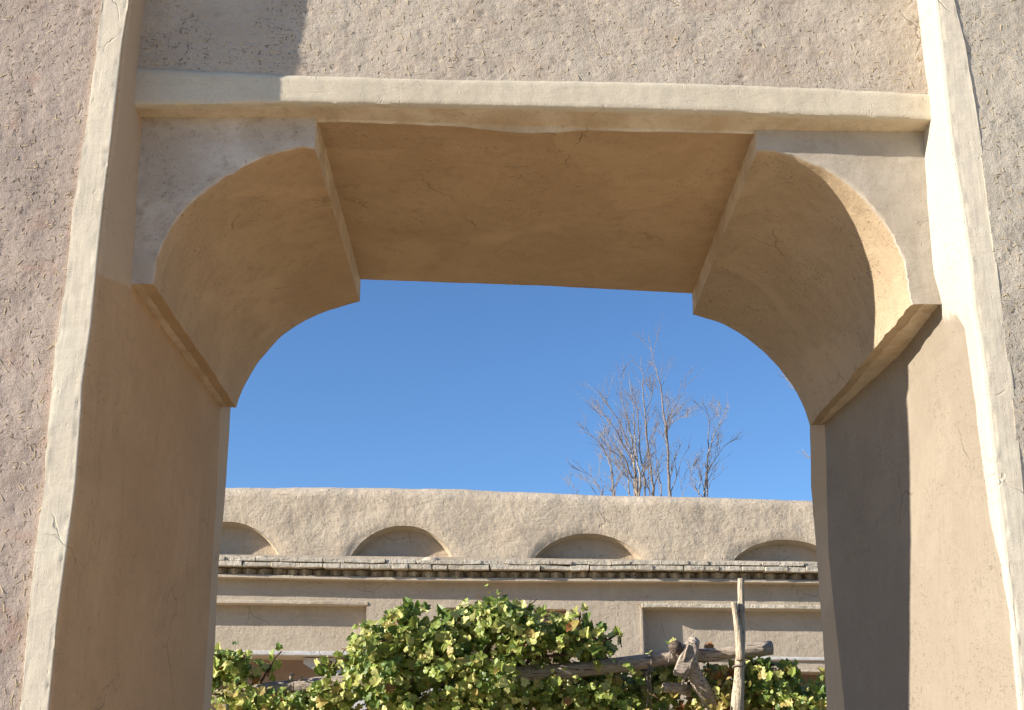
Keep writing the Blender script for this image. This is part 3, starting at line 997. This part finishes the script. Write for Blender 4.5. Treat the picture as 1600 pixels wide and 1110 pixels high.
def leafcol(r, autumn=.12):
    k = r.random()
    if k < autumn * .15: c = (.34, .13, .05)
    elif k < autumn * .8: c = (.55, .42, .13)
    elif k < autumn * .8 + .30: c = (.72, .70, .24)
    elif k < .72: c = (.38, .45, .10)
    else: c = (.15, .235, .05)
    f = r.uniform(.75, 1.2)
    return tuple(x * f for x in c)

def vine(label, clumps, canes, base, seed, dens=1.0, autumn=.07):
    r = random.Random(seed)
    root = empty('grape_vine', base, label, 'vine', 'grape vines on the trellis')
    mb = MB()
    for cl in clumps:
        px, py, rx, rz, Y, ry = cl[:6]
        dn = cl[6] if len(cl) > 6 else 1.0
        c = at(px, py, Y)
        rx_, rz_ = rx / 2000 * Y, rz / 2000 * Y
        vol = rx_ * rz_ * ry
        n = int(dens * dn * 7200 * (vol ** .72))
        for _ in range(n):
            d = Vector((r.gauss(0, 1), r.gauss(0, 1), r.gauss(0, 1))).normalized()
            rad = r.random() ** .42
            d *= rad * (1 + .8 * noise.noise(d * 2.9 + Vector((seed, px * .1, 0))))
            p = c + Vector((d.x * rx_, d.y * ry, d.z * rz_))
            out = Vector((d.x - .45, d.y - .55, d.z + .45))
            nrm = out * .9 + Vector((r.gauss(0, .55), r.gauss(0, .55) - .2, r.gauss(0, .55) + .15))
            s = .028 + .062 * r.random() ** 1.4
            leaf(mb, p, s, nrm, r.gauss(PI, .9), leafcol(r, autumn), r)
    canes = list(canes)
    for cl in clumps:
        for _ in range(3):
            a = r.uniform(.2, 2.9); L = r.uniform(1.0, 1.45)
            x0, y0 = cl[0] + math.cos(a) * cl[2] * .7, cl[1] - math.sin(a) * cl[3] * .7
            x1, y1 = cl[0] + math.cos(a) * cl[2] * L, cl[1] - math.sin(a) * cl[3] * L
            canes.append(([(x0, y0, cl[4] - .1), ((x0+x1)/2 + r.uniform(-4, 4), (y0+y1)/2 - 3, cl[4] - .15), (x1, y1 + r.uniform(-2, 6), cl[4] - .2)], .028))
    for (pts, sp) in canes:      # leafy shoots
        q = [at(*a) for a in pts]
        for i in range(len(q) - 1):
            L = (q[i+1] - q[i]).length
            m = max(1, int(L / sp))
            for k in range(m):
                p = q[i].lerp(q[i+1], (k + r.random()) / m) + Vector((r.gauss(0, .04), r.gauss(0, .04), r.gauss(0, .04)))
                leaf(mb, p, r.uniform(.045, .085), Vector((r.gauss(0, .7), -1, r.gauss(.3, .6))), r.gauss(PI, .7), leafcol(r, autumn), r)
    mb.build('foliage', M['leaf'], root, smooth=False)
    sb = MB()
    b0 = Vector(base)
    # woody stem up from the ground, then canes through the clumps
    heads = [at(c[0], c[1], c[4]) for c in clumps]
    hub = sum(heads, Vector()) / len(heads); hub.z -= .15
    trunk = [b0.lerp(hub, k) + Vector((.05 * fb((seed, k * 3, 1), 1, 2), .05 * fb((seed, 2, k * 3), 1, 2), 0)) for k in spaced(0, 1, .1)]
    sb.tube(trunk, radii(len(trunk), .045, .03, .022), 8, rough=.2)
    for h in heads:
        m = hub.lerp(h, .5) + Vector((r.uniform(-.1, .1), r.uniform(-.1, .1), .08))
        sb.tube([hub, m, h, h + Vector((r.uniform(-.2, .2), r.uniform(-.2, .1), r.uniform(.0, .2)))], [.016, .012, .008, .004], 6)
    for (pts, sp) in canes:
        q = [at(*a) for a in pts]
        sb.tube(q, radii(len(q), .010, .005) if len(q) > 1 else .006, 6)
    sb.build('stem', M['cane'], root)
    return root

vine('large rounded mass of green vine leaves rising in the middle above the log',
     [(600,1060,62,52,YT,.55),(640,1000,44,42,YT+.1,.45),(575,1020,30,30,YT-.1,.4),(690,1020,55,48,YT+.1,.5),(760,985,48,48,YT+.1,.5),(800,972,38,22,YT,.35),
      (750,1070,90,50,YT,.6),(840,1005,55,42,YT+.1,.5),(895,1000,36,32,YT+.1,.4),(930,1018,26,22,YT,.3),(625,970,26,14,YT,.3,1.3),(778,958,20,12,YT,.22,1.3),(860,1080,60,36,YT+.3,.5),(705,1105,60,24,YT+.2,.4),(650,1110,40,24,YT,.4),(640,1150,130,50,YT+.2,.6,.7),(820,1150,110,50,YT+.3,.6,.7)],
     [([(930,1015,YT),(950,1000,YT),(968,990,YT),(971,1012,YT)], .03), ([(890,985,YT),(884,962,YT)], .03), ([(700,1000,YT),(712,965,YT),(735,945,YT)], .09), ([(562,1020,YT),(578,1000,YT),(590,985,YT)], .05),
      ([(770,966,YT),(782,940,YT)], .03), ([(955,1000,YT),(946,1022,YT),(950,1032,YT)], .05)],
     (-.4, YT + .2, 0), 21)
vine('small vine with yellow green shoots at the left end, beside the left jamb',
     [(360,1045,32,26,YT,.3),(335,1060,30,34,YT+.1,.3),(385,1100,50,22,YT-.1,.35),(455,1105,60,20,YT-.1,.35),(515,1098,36,22,YT-.05,.35),(515,1050,16,12,YT+.3,.15),(440,1150,120,40,YT+.2,.5,.7)],
     [([(405,1070,YT),(420,1045,YT),(428,1030,YT),(440,1018,YT)], .035), ([(425,1035,YT),(418,1058,YT)], .04), ([(395,1062,YT),(398,1042,YT)], .03), ([(330,1020,YT),(345,1040,YT)], .03)],
     (-2.0, YT + .2, 0), 22, autumn=.10)
vine('dark dense vine leaves hanging below the log left of the hooked strut',
     [(960,1085,75,42,YT+.35,.5),(1020,1075,40,36,YT+.3,.4),(900,1100,60,30,YT+.3,.5),(1045,1050,24,20,YT+.35,.25),(980,1150,110,50,YT+.4,.6,.7)],
     [([(1020,1085,YT),(1045,1110,YT)], .05), ([(1050,1030,YT+.2),(1043,1018,YT+.2)], .05)],
     (.9, YT + .4, 0), 23, dens=.95, autumn=.10)
vine('vine with rusty brown leaves around the base of the forked post',
     [(1110,1068,38,28,YT+.3,.3),(1130,1095,42,26,YT+.2,.35),(1100,1105,30,20,YT+.1,.3),(1130,1145,70,36,YT+.4,.5,.7)],
     [([(1125,1075,YT),(1140,1050,YT)], .04)],
     (1.8, YT + .4, 0), 24, autumn=.75)
vine('bright yellow green vine leaves right of the forked post, reaching the right jamb',
     [(1185,1078,40,36,YT+.2,.4),(1215,1085,34,34,YT+.2,.4),(1268,1096,34,24,YT+.2,.35),(1180,1050,28,16,YT+.2,.25),(1240,1110,50,20,YT+.2,.4),(1232,1070,14,20,YT+.2,.2),(1230,1145,80,34,YT+.4,.5,.7)],
     [([(1225,1070,YT),(1238,1048,YT),(1243,1044,YT)], .03), ([(1275,1080,YT),(1284,1064,YT)], .03), ([(1190,1050,YT),(1186,1038,YT)], .03)],
     (2.4, YT + .4, 0), 25, autumn=.14)

# ------------------------------------------------------------------ bare trees beyond the roof
def twigs(mb, p, d, L, rad, depth_, r, mat=0, up=.25):
    """recursive bare branching"""
    n = 4
    pts = [p]
    q = p.copy(); dd = d.copy()
    for i in range(n):
        dd = (dd + Vector((r.gauss(0, .09), r.gauss(0, .09), r.gauss(0, .05) + up * .12))).normalized()
        q = q + dd * (L / n)
        pts.append(q.copy())
    mb.tube(pts, [rad * (1 - .55 * i / n) for i in range(n + 1)], 5 if rad > .02 else 4, mat, cap=False)
    if depth_ <= 0: return
    k = r.choice((2, 3, 3))
    for j in range(k):
        i = r.randint(1, n)
        ax = Vector((r.gauss(0, 1), r.gauss(0, 1), r.gauss(0, 1))).normalized()
        d2 = (dd + ax * r.uniform(.3, .65)); d2.z = abs(d2.z) * .8 + .12
        twigs(mb, pts[i], d2.normalized(), L * r.uniform(.5, .8), rad * (.62 if i < n else .5), depth_ - 1, r, mat, up)

def bare_tree(label, stems, Y, seed, tw=3, tl=1.0):
    r = random.Random(seed)
    bx = sum(s[0][0][0] for s in stems) / len(stems)
    foot = at(bx, 772, Y); foot.z = 0
    root = empty('bare_tree', foot, label, 'tree', 'bare trees beyond the roof')
    tb = MB(); cb = MB()
    for pts, r0, m in stems:
        q = [at(x, y, Y + (r.uniform(-.4, .4) if i else 0)) for i, (x, y) in enumerate(pts)]
        g = foot + Vector(((q[0].x - foot.x) * .3, r.uniform(-.1, .1), 0))
        g2 = g.lerp(q[0], .5) + Vector((r.uniform(-.1, .1), 0, 0))
        full = [g, g2] + q
        dense = []
        for i in range(len(full) - 1):
            for k in range(4):
                p = full[i].lerp(full[i+1], k / 4)
                dense.append(p + Vector((r.gauss(0, .012), r.gauss(0, .012), 0)))
        dense.append(full[-1])
        N = len(dense)
        rads = [r0 * .95 * (1 - .88 * (i / (N - 1)) ** 1.1) for i in range(N)]
        tb.tube(dense, rads, 6, m, rough=.1)
        i0 = 9
        for i in range(i0, N):
            if r.random() < .62:
                d = (dense[min(i+1, N-1)] - dense[max(0, i-1)]).normalized()
                side = Vector((r.choice((-1, 1)) * r.uniform(.35, 1.0), r.uniform(-.6, .6), r.uniform(.0, .3)))
                twigs(cb, dense[i], (d + side * .8).normalized(), tl * r.uniform(.45, 1.0) * (1.1 - .4 * i / N), max(.007, rads[i] * .42), tw - 1, r, m)
        twigs(cb, dense[-1], (dense[-1] - dense[-2]).normalized(), tl * .35, .008, 1, r, m)
    mats = [M['bark'], M['palebark']]
    tb.build('trunk', mats, root)
    if cb.v: cb.build('crown', mats, root)

YTR = 32.0
bare_tree('tall slender bare tree whose tip reaches highest against the sky',
          [([(1047,785),(1046,765),(1043,700),(1040,665),(1035,620),(1028,590),(1018,548)], .055, 0),
           ([(1042,680),(1041,665),(1046,650),(1060,625),(1076,600)], .026, 0), ([(1042,680),(1043,666),(1058,655),(1074,650)], .018, 1)], YTR, 41, 3, 1.0)
bare_tree('dense bushy bare tree fanning out from many thin pale stems',
          [([(992,785),(990,750),(975,715),(955,690),(935,640)], .04, 0), ([(994,785),(992,745),(985,700),(965,655),(942,622)], .04, 1),
           ([(996,785),(993,735),(988,690),(975,640),(968,590)], .045, 0), ([(1000,785),(999,740),(992,690),(990,640),(985,610)], .045, 1),
           ([(998,785),(995,740),(978,700),(960,670),(947,652),(935,640)], .03, 0), ([(985,785),(980,740),(968,715),(952,700),(941,684)], .03, 1),
           ([(1008,785),(1006,745),(1000,700),(997,650),(996,625)], .04, 0)], YTR - 1, 42, 3, .85)
bare_tree('upright bare tree with one dark wavy stem between the bushy tree and the tallest tree',
          [([(1021,785),(1020,755),(1013,710),(1008,655),(1005,610),(1003,580)], .055, 0), ([(1034,785),(1031,750),(1026,725),(1024,700)], .03, 0), ([(1010,670),(1014,640),(1018,620),(1019,612)], .018, 0)], YTR + 1, 43, 3, .9)
bare_tree('thin leaning bare sapling left of the bushy tree',
          [([(962,785),(958,765),(955,730),(948,710),(935,690),(915,672)], .035, 0), ([(955,735),(953,715),(951,690),(945,675)], .018, 0)], YTR + .5, 44, 3, .7)
bare_tree('low faint bare shrub at the far left of the bare trees',
          [([(940,785),(938,765),(925,745),(905,735)], .02, 1), ([(944,785),(940,755),(936,720)], .018, 1), ([(903,785),(900,765),(890,750)], .016, 0), ([(938,785),(925,760),(915,750)], .015, 0)], YTR + 2, 45, 2, .75)
bare_tree('separate forked bare tree at the right of the bare trees',
          [([(1102,785),(1100,765),(1105,735),(1107,700),(1108,660),(1104,640)], .045, 0), ([(1104,745),(1108,733),(1120,715),(1130,698),(1142,690)], .025, 0),
           ([(1093,785),(1092,765),(1096,740),(1097,715)], .025, 1), ([(1106,710),(1115,680),(1124,660),(1126,640)], .018, 1), ([(1064,785),(1070,765),(1080,748),(1082,730)], .012, 1)], YTR, 46, 3, .75)
bare_tree('bare tree mostly hidden behind the right jamb with only twig tips showing',
          [([(1300,785),(1298,700),(1280,650),(1250,615),(1228,590)], .05, 1), ([(1300,760),(1290,735),(1275,720),(1262,712)], .02, 1), ([(1285,660),(1260,610),(1235,575),(1215,562)], .025, 1)], YTR - 2, 47, 2, .45)
